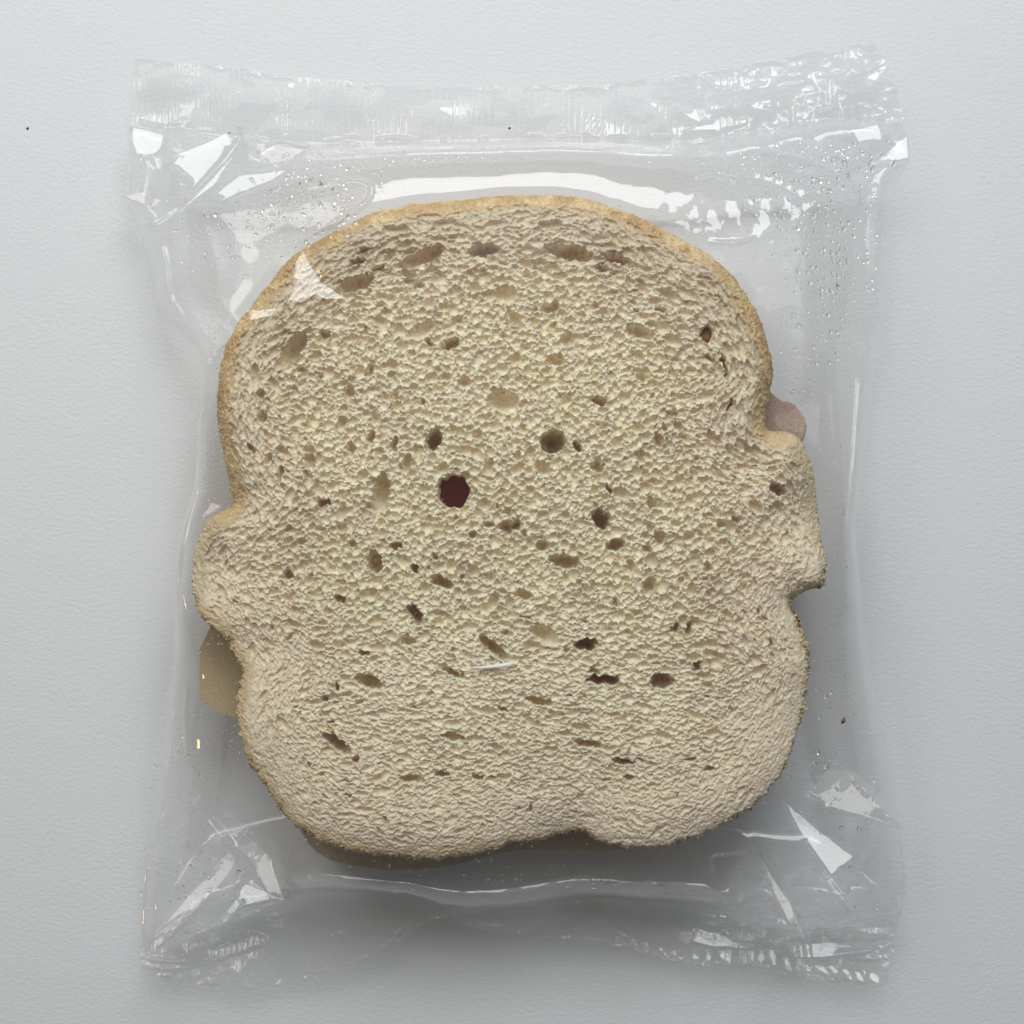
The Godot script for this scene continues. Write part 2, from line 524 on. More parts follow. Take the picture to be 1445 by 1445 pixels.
	for p in loop:
		us.append(Vector3(p.x, under + 0.02, p.y) * MM)
		un.append(Vector3.DOWN)
	# a ring of the outline and a ring round the hole
	for q in loop.size():
		var a := loop[q] - hole
		us.append(Vector3(hole.x + a.normalized().x * 3.6, under + 0.02, hole.y + a.normalized().y * 3.6) * MM)
		un.append(Vector3.DOWN)
	var c := loop.size()
	for q in c:
		var q2 := (q + 1) % c
		for w in [q, q + c, q2 + c, q, q2 + c, q2]:
			ui.append(w)
	var um := StandardMaterial3D.new()
	um.resource_name = "bread_underside"
	um.albedo_color = Color(0.80, 0.74, 0.62)
	um.roughness = 0.95
	made("underside", surface(us, un, PackedColorArray(), ui), um, o)

func bread_colour(x: float, z: float, d: float, t: float, t2: float, cn: float, fl: float) -> Color:
	var mid := Color(0.86, 0.768, 0.575)
	var outer := Color(0.75, 0.63, 0.475)
	var c := mid.lerp(outer, clampf(1.0 - d / 27.0 + 0.25 * t, 0.0, 1.0))
	c = c.lerp(Color(0.78, 0.735, 0.54), clampf(0.18 + 0.5 * t2, 0.0, 0.35) * clampf(d / 20.0, 0.0, 1.0))
	c = c.lerp(Color(0.76, 0.66, 0.55), clampf(0.5 * t - 0.3 * t2, 0.0, 0.4))
	c = c.lerp(Color(0.50, 0.39, 0.27), 0.5 * clampf(1.2 - d / 14.0, 0.0, 1.0) * clampf((-z - 22.0) / 14.0, 0.0, 1.0))
	c = c * (1.0 + 0.12 * t2 + 0.16 * fl)
	var crust := Color(0.50, 0.33, 0.155).lerp(Color(0.66, 0.50, 0.28), clampf(0.5 + cn * 1.4, 0.0, 1.0))
	crust = crust * (1.0 + 0.28 * fl)
	var ear := clampf(bump(Vector2(x, z), 1150, 740, 110, 1.3) + bump(Vector2(x, z), 262, 800, 70, 1.0), 0.0, 1.0)
	crust = crust.lerp(Color(0.68, 0.56, 0.38), maxf(ear, 0.45 * clampf((z + 10.0) / 30.0, 0.0, 1.0)))
	var below := clampf((z + 10.0) / 30.0, 0.0, 1.0)
	var wide := lerpf(1.6, lerpf(1.15, 0.55, clampf((x + 5.0) / 25.0, 0.0, 1.0)), below)
	var s := 1.0 - smoothstep((1.4 + 0.9 * cn) * wide, (3.2 + 1.4 * cn) * wide, d)
	c = c.lerp(crust, s)
	c.a = 1.0
	return c

# ---------------------------------------------------------------- what lies under the top slice
func slab(loop: PackedVector2Array, y0: float, y1: float, bulge: float, called_side: String, called_top: String, ms: Material, mt: Material, parent: Node3D, wave := 0.0) -> void:
	var c := loop.size()
	var rows := 7
	var wob := noise(61, 9.0, 2)
	var st := SurfaceTool.new()
	st.begin(Mesh.PRIMITIVE_TRIANGLES)
	st.set_smooth_group(0)
	var ring := func(r: int) -> PackedVector3Array:
		var out := PackedVector3Array()
		var t := float(r) / (rows - 1)
		for q in c:
			var tan_ := (loop[(q + 1) % c] - loop[(q + c - 1) % c]).normalized()
			var nrm := Vector2(tan_.y, -tan_.x)
			var p := loop[q] + nrm * (bulge * (sin(t * PI) - 0.6) + 0.25 * wob.get_noise_3d(loop[q].x * 2, loop[q].y * 2, t * 8))
			out.append(Vector3(p.x, lerpf(y0, y1, t) + wave * wob.get_noise_2d(loop[q].x, loop[q].y), p.y) * MM)
		return out
	var last: PackedVector3Array = ring.call(0)
	for r in range(1, rows):
		var now: PackedVector3Array = ring.call(r)
		for q in c:
			var q2 := (q + 1) % c
			for p in [last[q], now[q], now[q2], last[q], now[q2], last[q2]]:
				st.add_vertex(p)
		last = now
	st.index()
	st.generate_normals()
	made(called_side, st.commit(), ms, parent)
	var flat := PackedVector2Array()
	for p in last:
		flat.append(Vector2(p.x, p.z) / MM)
	var tri := Geometry2D.triangulate_polygon(flat)
	for side in 2:
		var v := PackedVector3Array()
		var n := PackedVector3Array()
		for p in last:
			v.append(p if side == 0 else Vector3(p.x, y0 * MM, p.z))
			n.append(Vector3.UP if side == 0 else Vector3.DOWN)
		var i := PackedInt32Array()
		for q in range(0, tri.size(), 3):
			var a := flat[tri[q]]
			var b := flat[tri[q + 1]]
			var e := flat[tri[q + 2]]
			var cw := (b - a).cross(e - a) > 0.0
			i.append_array([tri[q], tri[q + 1], tri[q + 2]] if cw == (side == 0) else [tri[q], tri[q + 2], tri[q + 1]])
		made(called_top if side == 0 else "underside", surface(v, n, PackedColorArray(), i), mt, parent)

func paint(called: String, c: Color, rough := 0.8) -> StandardMaterial3D:
	var m := StandardMaterial3D.new()
	m.resource_name = called
	m.albedo_color = c.linear_to_srgb()
	m.roughness = rough
	m.metallic_specular = 0.35
	return m

func mottled(called: String, a: Color, b: Color, period_mm: float, rough := 0.8) -> StandardMaterial3D:
	var m := paint(called, Color(1, 1, 1), rough)
	var t := NoiseTexture2D.new()
	t.width = 256
	t.height = 256
	t.seamless = true
	t.noise = noise(called.hash() % 1000, 24.0, 4)
	var g := Gradient.new()
	g.set_color(0, a.linear_to_srgb())
	g.set_color(1, b.linear_to_srgb())
	t.color_ramp = g
	m.albedo_texture = t
	m.uv1_triplanar = true
	m.uv1_world_triplanar = true
	m.uv1_scale = Vector3.ONE * (1.0 / (period_mm * 10.0 * MM))
	m.heightmap_enabled = false
	return m

func lower_layers() -> void:
	var crust := mottled("baked_crust", Color(0.30, 0.15, 0.05), Color(0.52, 0.32, 0.13), 4.0, 0.7)
	var crumb := mottled("bread_crumb_lower", Color(0.45, 0.36, 0.24), Color(0.56, 0.47, 0.33), 2.0, 0.95)
	var o := thing("bottom_bread_slice", "lower bread slice whose brown crust shows below the top slice's bottom edge", "bread slice", "slices of the sandwich")
	slab(smooth_loop(line_at(LOWER, 9.0), 4), 0.7, 13.6, 0.9, "crust", "crumb", crust, crumb, o)

	var cheese := mottled("cheese", Color(0.38, 0.29, 0.17), Color(0.54, 0.43, 0.27), 0.6, 0.6)
	o = thing("cheese_slice", "tan cheese slice whose corner sticks out below the bread's left ear", "cheese slice")
	slab(line_at([[283, 915], [300, 880], [420, 560], [620, 470], [900, 500], [1010, 800], [900, 1090], [640, 1160], [440, 1080], [352, 1018], [310, 1005], [283, 985]], 14.0), 13.65, 15.6, 0.15, "rind", "cheese_face", cheese, cheese, o)

	var ham := mottled("ham", Color(0.34, 0.215, 0.165), Color(0.50, 0.38, 0.31), 0.8, 0.5)
	o = thing("ham_slice", "pink ham slice bulging out at the right above the bread's right ear", "ham slice")
	slab(smooth_loop(line_at([[420, 640], [480, 460], [700, 360], [940, 410], [1050, 520], [1094, 562], [1118, 572], [1134, 596], [1130, 624], [1100, 700], [1060, 860], [960, 1010], [760, 1080], [540, 1000], [440, 820]], 15.5), 4), 15.7, 18.0, 0.3, "rim", "ham_face", ham, ham, o, 0.0)

	var salami := mottled("salami", Color(0.12, 0.010, 0.007), Color(0.46, 0.055, 0.028), 0.5, 0.4)
	o = thing("salami_slice", "dark red salami slice seen through the round hole in the bread", "salami slice")
	var ring := PackedVector2Array()
	var mid := at(650, 690, 16.0)
	for q in 48:
		ring.append(mid + Vector2.from_angle(TAU * q / 48.0) * (24.0 + 0.6 * sin(q * 1.3)))
	slab(ring, 18.05, 20.5, 0.1, "casing", "salami_face", salami, salami, o)

# ---------------------------------------------------------------- the bag
const FS := 2.0               # coarse step of the film's height map, mm
const FM := 8
var f_x0 := -96.0
var f_z0 := -104.0
var f_w := 0
var f_h := 0
var f_step := FS / FM
var f_y := PackedFloat32Array()

func film_y(p: Vector2) -> float:
	var u := clampf((p.x - f_x0) / f_step, 0.0, f_w - 1.001)
	var w := clampf((p.y - f_z0) / f_step, 0.0, f_h - 1.001)
	var i := int(u)
	var j := int(w)
	u -= i
	w -= j
	var k := j * f_w + i
	return lerpf(lerpf(f_y[k], f_y[k + 1], u), lerpf(f_y[k + f_w], f_y[k + f_w + 1], u), w)

func on_film(px: float, py: float) -> Vector2:
	var p := at(px, py, 12.0)
	for q in 4:
		p = at(px, py, film_y(p))
	return p

func mirror_slope(p: Vector2, towards: Vector3) -> Vector2:     # the film's gradient that sends that light to the eye
	var here := Vector3(p.x, 12.0, p.y) * MM
	var half := ((towards - here).normalized() + (Vector3(0, EYE * MM, 0) - here).normalized()).normalized()
	return Vector2(-half.x / half.y, -half.z / half.y)

func facet(pts: Array, towards: Vector3, share: float, feather: float, drop := 1.0) -> void:
	var loop := PackedVector2Array()
	var lo := Vector2(1e9, 1e9)
	var hi := -lo
	var mid := Vector2.ZERO
	for q in pts:
		var p := on_film(q[0], q[1])
		loop.append(p)
		lo = lo.min(p)
		hi = hi.max(p)
		mid += p / pts.size()
	var size := hi - lo
	var base := film_y(mid)
	var s := 1.2
	var g := Vector2(film_y(mid + Vector2(s, 0)) - film_y(mid - Vector2(s, 0)), film_y(mid + Vector2(0, s)) - film_y(mid - Vector2(0, s))) / (2 * s)
	var want := g.lerp(mirror_slope(mid, towards), share)
	var bend_dir := Vector2.from_angle(rng.randf_range(0.0, PI))
	var bend := drop * rng.randf_range(-1.0, 1.0) * 0.16 / maxf(size.length(), 1.0)
	var i0 := maxi(1, int((lo.x - feather - f_x0) / f_step))
	var i1 := mini(f_w - 2, int((hi.x + feather - f_x0) / f_step) + 1)
	var j0 := maxi(1, int((lo.y - feather - f_z0) / f_step))
	var j1 := mini(f_h - 2, int((hi.y + feather - f_z0) / f_step) + 1)
	for j in range(j0, j1 + 1):
		for i in range(i0, i1 + 1):
			var p := Vector2(f_x0 + i * f_step, f_z0 + j * f_step)
			var d := inside_distance(p, loop)
			if d <= -feather:
				continue
			var m := smoothstep(-feather, 0.0, d)
			var k := j * f_w + i
			var b := (p - mid).dot(bend_dir)
			f_y[k] = lerpf(f_y[k], base + want.dot(p - mid) + bend * b * b + 0.10 * f_y_wave.get_noise_2d(p.x, p.y), m)

var f_y_wave := noise(77, 5.0, 3)

func crease(pts: Array, height: float, width: float, sharp := 0.2) -> void:
	var line := PackedVector2Array()
	for q in pts:
		line.append(on_film(q[0], q[1]))
	line = smooth_line(line, 4)
	var lo := line[0]
	var hi := line[0]
	var whole := 0.0
	for q in line.size():
		lo = lo.min(line[q])
		hi = hi.max(line[q])
		if q:
			whole += line[q].distance_to(line[q - 1])
	var i0 := maxi(1, int((lo.x - width - f_x0) / f_step))
	var i1 := mini(f_w - 2, int((hi.x + width - f_x0) / f_step) + 1)
	var j0 := maxi(1, int((lo.y - width - f_z0) / f_step))
	var j1 := mini(f_h - 2, int((hi.y + width - f_z0) / f_step) + 1)
	for j in range(j0, j1 + 1):
		for i in range(i0, i1 + 1):
			var p := Vector2(f_x0 + i * f_step, f_z0 + j * f_step)
			var best := 1e9
			var along := 0.0
			var run := 0.0
			for q in range(1, line.size()):
				var e := line[q] - line[q - 1]
				var l := e.length()
				var t := clampf((p - line[q - 1]).dot(e) / maxf(l * l, 1e-6), 0.0, 1.0)
				var dd := (p - line[q - 1] - e * t).length_squared()
				if dd < best:
					best = dd
					along = run + t * l
				run += l
			best = sqrt(best)
			if best < width:
				var s := 1.0 - best / width
				s = lerpf(s * s * (3.0 - 2.0 * s), s, sharp)
				f_y[j * f_w + i] += height * s * sqrt(maxf(0.0, sin(PI * clampf(along / whole, 0.0, 1.0))))

func edge_y(px: float, py: float) -> float:              # how high the bag's border stands over the table, mm
	var y := 7.0
	if py < 480:
		y = lerpf(5.0, 9.0, clampf((px - 700.0) / 500.0, 0.0, 1.0))
	if py > 1180:
		y = 4.5 + 5.0 * exp(-pow((px - 650.0) / 130.0, 2.0)) + 1.5 * clampf((px - 800.0) / 450.0, 0.0, 1.0)
	return y

func film_map() -> void:
	var cw := int(192.0 / FS)
	var ch := int(208.0 / FS)
	f_w = cw * FM
	f_h = ch * FM
	var x0 := f_x0
	var z0 := f_z0
	f_x0 = x0 - FS / 2 + f_step / 2
	f_z0 = z0 - FS / 2 + f_step / 2
	var bread := line_at(BREAD, 26.0)
	var bag := PackedVector2Array()
	var ring := []
	ring.append_array(TOP_SEAM)
	ring.append_array(RIGHT)
	var back := BOTTOM_SEAM.duplicate()
	back.reverse()
	ring.append_array(back)
	back = LEFT.duplicate()
	back.reverse()
	ring.append_array(back)
	bag = line_at(ring, 8.0)
	var from_bread := PackedFloat32Array()
	from_bread.resize(cw * ch)
	var in_bag := from_bread.duplicate()
	var bread_at := from_bread.duplicate()
	var border_at := from_bread.duplicate()
	for j in ch:
		for i in cw:
			var p := Vector2(x0 + i * FS, z0 + j * FS)
			var k := j * cw + i
			from_bread[k] = -inside_distance(p, bread)
			in_bag[k] = inside_distance(p, bag)
			bread_at[k] = 29.5 + bump(p, 720, 620, 260, 1.4) + bump(p, 1080, 1000, 120, -0.6) + bump(p, 820, 1150, 80, -0.5) + 0.7
			var lay := p / MPP + Vector2(MID, MID)
			border_at[k] = edge_y(lay.x, lay.y)
	from_bread = spread(from_bread, cw, ch, FM)
	in_bag = spread(in_bag, cw, ch, FM)
	bread_at = spread(bread_at, cw, ch, FM)
	border_at = spread(border_at, cw, ch, FM)
	f_y.resize(f_w * f_h)
	for k in f_w * f_h:
		var d := from_bread[k]
		var e := in_bag[k]
		if d <= 0.0:
			f_y[k] = bread_at[k] - 0.15 * pow(clampf(1.0 + d / 5.0, 0.0, 1.0), 2.0)
		elif e <= 0.0:
			f_y[k] = border_at[k]
		else:
			var t := d / (d + e)
			f_y[k] = lerpf(bread_at[k] - 0.15, border_at[k], 0.15 * t + 0.85 * pow(t, 3.2))

	# soft waves everywhere, crumples in the corners and along the seals
	var soft := noise(71, 24.0, 2)
	var mid := noise(72, 9.0, 2)
	var crumple := noise(73, 7.5, 1, FastNoiseLite.TYPE_CELLULAR)
	crumple.cellular_return_type = FastNoiseLite.RETURN_DISTANCE
	crumple.cellular_jitter = 1.0
	crumple.domain_warp_enabled = true
	crumple.domain_warp_amplitude = 3.0
	crumple.domain_warp_frequency = 0.08
	var crumple2 := noise(74, 3.0, 1, FastNoiseLite.TYPE_CELLULAR)
	crumple2.cellular_return_type = FastNoiseLite.RETURN_DISTANCE
	var spots := [[1180, 120, 150, 1.0], [1250, 190, 60, 1.0], [1060, 180, 90, 0.5], [1220, 1305, 110, 1.9], [1100, 1290, 130, 0.9], [1150, 1180, 90, 0.6], [240, 1330, 110, 0.8], [330, 1290, 100, 0.5], [230, 230, 80, 0.4], [960, 1300, 120, 0.6], [720, 1300, 130, 0.35], [1000, 240, 110, 0.25], [400, 1360, 130, 0.3]]
	var where := []
	for s in spots:
		where.append([at(s[0], s[1], 8.0), s[2] * MPP, s[3]])
	for j in f_h:
		for i in f_w:
			var k := j * f_w + i
			var x := f_x0 + i * f_step
			var z := f_z0 + j * f_step
			var over := clampf((f_y[k] - 22.0) / 6.0, 0.0, 1.0)
			var a := 0.0
			for s in where:
				var q: float = Vector2(x, z).distance_squared_to(s[0]) / (s[1] * s[1])
				if q < 4.0:
					a += s[2] * exp(-q)
			f_y[k] += lerpf(1.0, 0.35, over) * (0.9 * soft.get_noise_2d(x, z) + 0.16 * mid.get_noise_2d(x, z))
			if a > 0.03:
				f_y[k] += a * (1.7 * crumple.get_noise_2d(x, z) + 0.75 * crumple2.get_noise_2d(x, z) + 0.8)

	var sky := WINDOW
	var soft_ := CURTAIN
	# folds of the top left corner
	facet([[184, 183], [232, 190], [222, 214], [197, 222]], sky, 1.0, 0.6, 2.0)
	facet([[240, 224], [276, 212], [348, 190], [318, 226], [262, 282], [270, 252]], sky, 0.95, 0.5, 4.0)
	facet([[354, 190], [357, 200], [300, 258], [232, 326], [216, 328], [262, 284], [318, 228]], sky, 0.85, 0.4, 3.0)
	facet([[306, 275], [340, 248], [408, 239], [378, 256], [322, 278]], sky, 1.0, 0.8)
	facet([[180, 286], [196, 272], [226, 276], [214, 291]], soft_, 1.0, 0.9)
	facet([[360, 206], [400, 204], [440, 208], [412, 220], [380, 226]], soft_, 1.0, 0.9)
	facet([[426, 350], [437, 372], [452, 397], [484, 419], [463, 423], [442, 416], [428, 430], [407, 424], [421, 398], [415, 372]], sky, 0.9, 0.9)
	facet([[352, 440], [402, 428], [378, 448], [352, 456]], sky, 0.9, 0.4)
	# top right
	facet([[966, 186], [1000, 174], [1054, 168], [1052, 175], [1000, 184]], sky, 1.0, 0.5)
	facet([[1202, 184], [1236, 178], [1246, 196], [1212, 200]], sky, 1.0, 0.5)
	facet([[1238, 222], [1278, 192], [1279, 230]], sky, 1.0, 0.5)
	crease([[1062, 214], [1120, 222], [1176, 240]], 0.5, 1.2)
	crease([[1010, 262], [1064, 244], [1120, 262]], 0.5, 1.4)
	# bottom right
	facet([[1152, 1076], [1192, 1086], [1246, 1146], [1180, 1140], [1144, 1120]], soft_, 0.92, 1.2, 4.0)
	facet([[1108, 1133], [1128, 1148], [1166, 1180], [1198, 1200], [1172, 1221], [1160, 1230], [1132, 1182]], sky, 1.0, 0.5, 1.0)
	facet([[1082, 1216], [1112, 1270], [1118, 1300], [1098, 1282], [1090, 1250]], soft_, 1.0, 0.7)
	facet([[1160, 1236], [1178, 1240], [1202, 1284], [1192, 1274]], soft_, 0.9, 0.6)
	facet([[1012, 1216], [1046, 1212], [1044, 1264], [1022, 1266]], soft_, 0.66, 2.0, 3.0)
	facet([[980, 1312], [1010, 1316], [1060, 1336], [1000, 1334], [978, 1328]], sky, 0.85, 0.6, 2.0)
	for q in 8:
		var x := 982.0 + 14.5 * q + rng.randf_range(-3.0, 3.0)
		var t := rng.randf_range(-4.0, 5.0)
		facet([[x, 1339 + t * 0.5], [x + 7 + t * 0.5, 1341], [x + 9 + t, 1362], [x + 2 + t, 1361]], sky, 1.0, 0.35, 3.0)
	for q in [[866, 1322, 26], [886, 1326, 18], [905, 1330, 18], [928, 1338, 16], [944, 1342, 16], [1104, 1352, 20], [1124, 1354, 18], [1150, 1362, 14], [1168, 1364, 16], [1186, 1368, 16], [1206, 1372, 14], [1226, 1374, 14]]:
		var t := rng.randf_range(-5.0, 8.0)
		facet([[q[0], q[1]], [q[0] + 8, q[1] - 1], [q[0] + 14 + t, q[1] + q[2]], [q[0] + 6 + t, q[1] + q[2] - 3]], sky, 1.0, 0.4, 3.0)
	facet([[1110, 1332], [1180, 1330], [1230, 1336], [1216, 1344], [1120, 1348]], sky, 0.85, 0.5, 3.0)
	facet([[1205, 1302], [1258, 1308], [1252, 1318], [1214, 1314]], sky, 0.9, 0.5, 3.0)
	# bottom left
	facet([[232, 1302], [308, 1216], [326, 1222], [318, 1242], [240, 1316]], soft_, 1.0, 0.9)
	facet([[334, 1258], [346, 1250], [398, 1265], [356, 1271], [340, 1276]], sky, 1.0, 0.5)
	facet([[324, 1276], [342, 1275], [326, 1296], [314, 1296]], sky, 1.0, 0.4)
	facet([[290, 1340], [340, 1326], [358, 1318], [374, 1328], [338, 1342], [294, 1352]], soft_, 1.0, 0.5)
	facet([[300, 1152], [312, 1150], [372, 1200], [414, 1252], [392, 1250], [340, 1196]], soft_, 0.8, 1.6, 4.0)
	# sharp creases: each one a little ridge
	for q in [[[183, 178], [192, 220], [208, 226], [241, 195], [261, 176]], [[219, 223], [211, 262], [210, 306], [218, 329]], [[218, 329], [266, 278], [322, 217], [355, 190]], [[226, 322], [274, 272], [330, 214]], [[233, 287], [252, 278], [266, 267]],
		[[388, 198], [415, 203], [441, 209]], [[430, 266], [490, 253], [520, 257], [523, 276], [500, 298], [450, 326]], [[236, 396], [270, 386], [302, 376]], [[530, 196], [560, 194], [590, 197]],
		[[989, 104], [1002, 123]], [[997, 106], [1013, 126], [1033, 124]], [[986, 123], [991, 142]], [[1061, 90], [1077, 91], [1086, 104]], [[1058, 122], [1070, 118]], [[1099, 95], [1110, 109], [1138, 106]], [[1110, 84], [1138, 76], [1144, 95]],
		[[1099, 120], [1120, 120], [1138, 115]], [[1149, 106], [1185, 104], [1207, 82]], [[1205, 106], [1230, 97], [1249, 86]], [[1221, 62], [1232, 70]], [[1188, 151], [1199, 178]], [[1144, 173], [1171, 172], [1199, 181]], [[1152, 214], [1175, 204], [1196, 192]],
		[[1218, 156], [1238, 151]], [[1238, 134], [1266, 126]], [[1243, 191], [1262, 190], [1281, 188]], [[1000, 341], [1040, 342], [1066, 334]], [[1150, 160], [1170, 154], [1190, 150]],
		[[220, 1309], [264, 1256], [314, 1218]], [[222, 1311], [265, 1290], [302, 1283]], [[249, 1332], [291, 1313], [333, 1298], [375, 1283], [409, 1269]], [[279, 1330], [302, 1336], [337, 1325], [357, 1315], [378, 1328], [340, 1344], [295, 1355], [281, 1347]],
		[[196, 1347], [226, 1355], [276, 1357]], [[199, 1361], [230, 1366], [264, 1365], [276, 1357]], [[378, 1290], [392, 1292], [405, 1287]], [[440, 1300], [452, 1296]], [[478, 1319], [490, 1316]], [[553, 1332], [560, 1318], [566, 1312]], [[505, 1354], [516, 1349]],
		[[413, 1262], [493, 1258], [550, 1262], [607, 1279], [656, 1290], [700, 1285]], [[750, 1281], [800, 1281], [834, 1290], [860, 1311], [902, 1332]], [[857, 1279], [876, 1306], [887, 1313]], [[887, 1279], [900, 1296], [910, 1313]], [[849, 1250], [866, 1246], [883, 1239]],
		[[904, 1245], [921, 1241], [944, 1260]], [[986, 1292], [1054, 1298], [1100, 1311], [1188, 1309], [1245, 1302]], [[1136, 1321], [1188, 1317], [1168, 1325]], [[1180, 1327], [1220, 1326], [1256, 1323]], [[1176, 1347], [1220, 1341], [1260, 1332]], [[1207, 1353], [1256, 1351]],
		[[1203, 1279], [1212, 1270], [1218, 1260]], [[1228, 1268], [1242, 1267]], [[1199, 1302], [1222, 1279], [1241, 1290], [1218, 1302]], [[1245, 1294], [1256, 1283], [1266, 1313]], [[1119, 1245], [1134, 1256], [1188, 1275], [1150, 1284], [1119, 1296]],
		[[1085, 1214], [1115, 1256], [1115, 1271]], [[1165, 1237], [1184, 1264], [1203, 1283]], [[1108, 1133], [1122, 1170], [1160, 1230]], [[1060, 1290], [1080, 1270], [1086, 1250]], [[1020, 1272], [1050, 1270], [1064, 1254]]]:
		var w := rng.randf_range(0.5, 0.85)
		crease(q, w * 0.75, w)
	# the cut ends and the seams catch the light in short dashes
	for e in [[TOP_EDGE, 46, 1.0, 6.0], [TOP_SEAM, 34, -5.0, 4.0], [BOTTOM_EDGE, 40, -7.0, -1.0], [BOTTOM_SEAM, 40, -4.0, 6.0]]:
		var line := PackedVector2Array()
		for q in e[0]:
			line.append(Vector2(q[0], q[1]))
		for q in int(e[1]):
			var i := rng.randi_range(0, line.size() - 2)
			var t := rng.randf()
			var p := line[i].lerp(line[i + 1], t) + Vector2(0, rng.randf_range(e[2], e[3]))
			var d := (line[i + 1] - line[i]).normalized().rotated(rng.randfn(0.0, 0.25)) * rng.randf_range(4.0, 17.0)
			var w := rng.randf_range(0.4, 0.7)
			crease([[p.x - d.x, p.y - d.y], [p.x, p.y + rng.randf_range(-1.5, 1.5)], [p.x + d.x, p.y + d.y]], w * rng.randf_range(0.5, 0.9), w)
	# long soft folds
	crease([[1279, 236], [1218, 284], [1133, 290]], 0.7, 2.2)
	crease([[1180, 650], [1191, 708], [1202, 765], [1215, 855]], 0.4, 1.4)
	crease([[1175, 460], [1180, 580], [1190, 700]], 0.4, 1.8)
	crease([[247, 458], [275, 482], [299, 510]], 0.5, 1.4)
	# glints on the side folds
	for q in [[[264, 960], [262, 1020], [267, 1082]], [[213, 1214], [218, 1226], [225, 1240]], [[278, 1122], [279, 1140]], [[1206, 1100], [1218, 1112], [1226, 1124]], [[1262, 1268], [1268, 1284]]]:
		crease(q, 0.9, 0.9)

func border(pts: Array, h: Callable) -> PackedVector3Array:
	var c := Curve3D.new()
	for p in pts:
		var y: float = h.call(p[0], p[1])
		var q := at(p[0], p[1], y)
		c.add_point(Vector3(q.x, y, q.y))
	c.bake_interval = 0.4
	return c.get_baked_points()

func along(line: PackedVector3Array, t: float) -> Vector3:
	var u := t * (line.size() - 1)
	var i := mini(int(u), line.size() - 2)
	return line[i].lerp(line[i + 1], u - i)

func patch(top: Array, bottom: Array, left: Array, right: Array, nu: int, nv: int, shape: Callable) -> ArrayMesh:
	var t := border(top, edge_y)
	var b := border(bottom, edge_y)
	var l := border(left, edge_y)
	var r := border(right, edge_y)
	var v := PackedVector3Array()
	v.resize(nu * nv)
	var c00 := t[0]
	var c10 := t[t.size() - 1]
	var c01 := b[0]
	var c11 := b[b.size() - 1]
	for j in nv:
		var w := float(j) / (nv - 1)
		var pl := along(l, w)
		var pr := along(r, w)
		for i in nu:
			var u := float(i) / (nu - 1)
			var p := along(t, u) * (1 - w) + along(b, u) * w + pl * (1 - u) + pr * u - (c00 * (1 - w) * (1 - u) + c10 * (1 - w) * u + c01 * w * (1 - u) + c11 * w * u)
			p.y = shape.call(p, u, w)
			v[j * nu + i] = p * MM
	var n := PackedVector3Array()
	n.resize(nu * nv)
	for j in nv:
		for i in nu:
			var du := v[j * nu + mini(i + 1, nu - 1)] - v[j * nu + maxi(i - 1, 0)]
			var dv := v[mini(j + 1, nv - 1) * nu + i] - v[maxi(j - 1, 0) * nu + i]
			n[j * nu + i] = dv.cross(du).normalized()
	var idx := PackedInt32Array()
	idx.resize((nu - 1) * (nv - 1) * 6)
	var q := 0
	for j in nv - 1:
		for i in nu - 1:
			var k := j * nu + i
			idx[q] = k
			idx[q + 1] = k + 1
			idx[q + 2] = k + nu + 1
			idx[q + 3] = k
			idx[q + 4] = k + nu + 1
			idx[q + 5] = k + nu
			q += 6
	return surface(v, n, PackedColorArray(), idx)

var film_material: StandardMaterial3D

func film() -> void:
	film_map()
	var m := StandardMaterial3D.new()
	m.resource_name = "clear_film"
	m.transparency = BaseMaterial3D.TRANSPARENCY_ALPHA
	m.albedo_color = Color(0.84, 0.84, 0.84, 0.026)
	m.roughness = 0.05
	m.metallic_specular = 0.5
	m.cull_mode = BaseMaterial3D.CULL_DISABLED
	film_material = m
	var sealed := m.duplicate()
	sealed.resource_name = "sealed_film"
	sealed.albedo_color = Color(0.84, 0.84, 0.84, 0.12)
	sealed.roughness = 0.05
	var o := thing("plastic_bag", "clear crinkled plastic bag sealed at both ends round the sandwich", "plastic bag")
	var rib := noise(81, 9.0, 2)
	var upper := func(p: Vector3, u: float, w: float) -> float:
		return film_y(Vector2(p.x, p.z))
	made("front_film", patch(TOP_SEAM, BOTTOM_SEAM, LEFT, RIGHT, 600, 640, upper), m, o)
	var lower := func(p: Vector3, u: float, w: float) -> float:
		var e := minf(minf(u, 1.0 - u) * 150.0, minf(w, 1.0 - w) * 160.0)
		return lerpf(film_y(Vector2(p.x, p.z)) - 0.05, 0.35 + 0.12 * rib.get_noise_2d(p.x, p.z), smoothstep(0.0, 16.0, e))
	made("back_film", patch(TOP_SEAM, BOTTOM_SEAM, LEFT, RIGHT, 120, 130, lower), m, o)
	var crimp := func(p: Vector3, u: float, w: float) -> float:
		return film_y(Vector2(p.x, p.z)) - 0.22 * pow(0.5 + 0.5 * sin(p.x * TAU / 1.2 + 0.9 * sin(p.x * 0.7)), 6.0) * clampf(0.5 + rib.get_noise_2d(p.x, p.z * 0.6) * 1.6, 0.0, 1.0)
	made("top_seal", patch(TOP_EDGE, TOP_SEAM, LEFT_TOP, RIGHT_TOP, 700, 70, crimp), sealed, o)
	made("bottom_seal", patch(BOTTOM_SEAM, BOTTOM_EDGE, LEFT_BOTTOM, RIGHT_BOTTOM, 700, 80, crimp), sealed, o)
	droplets(o)

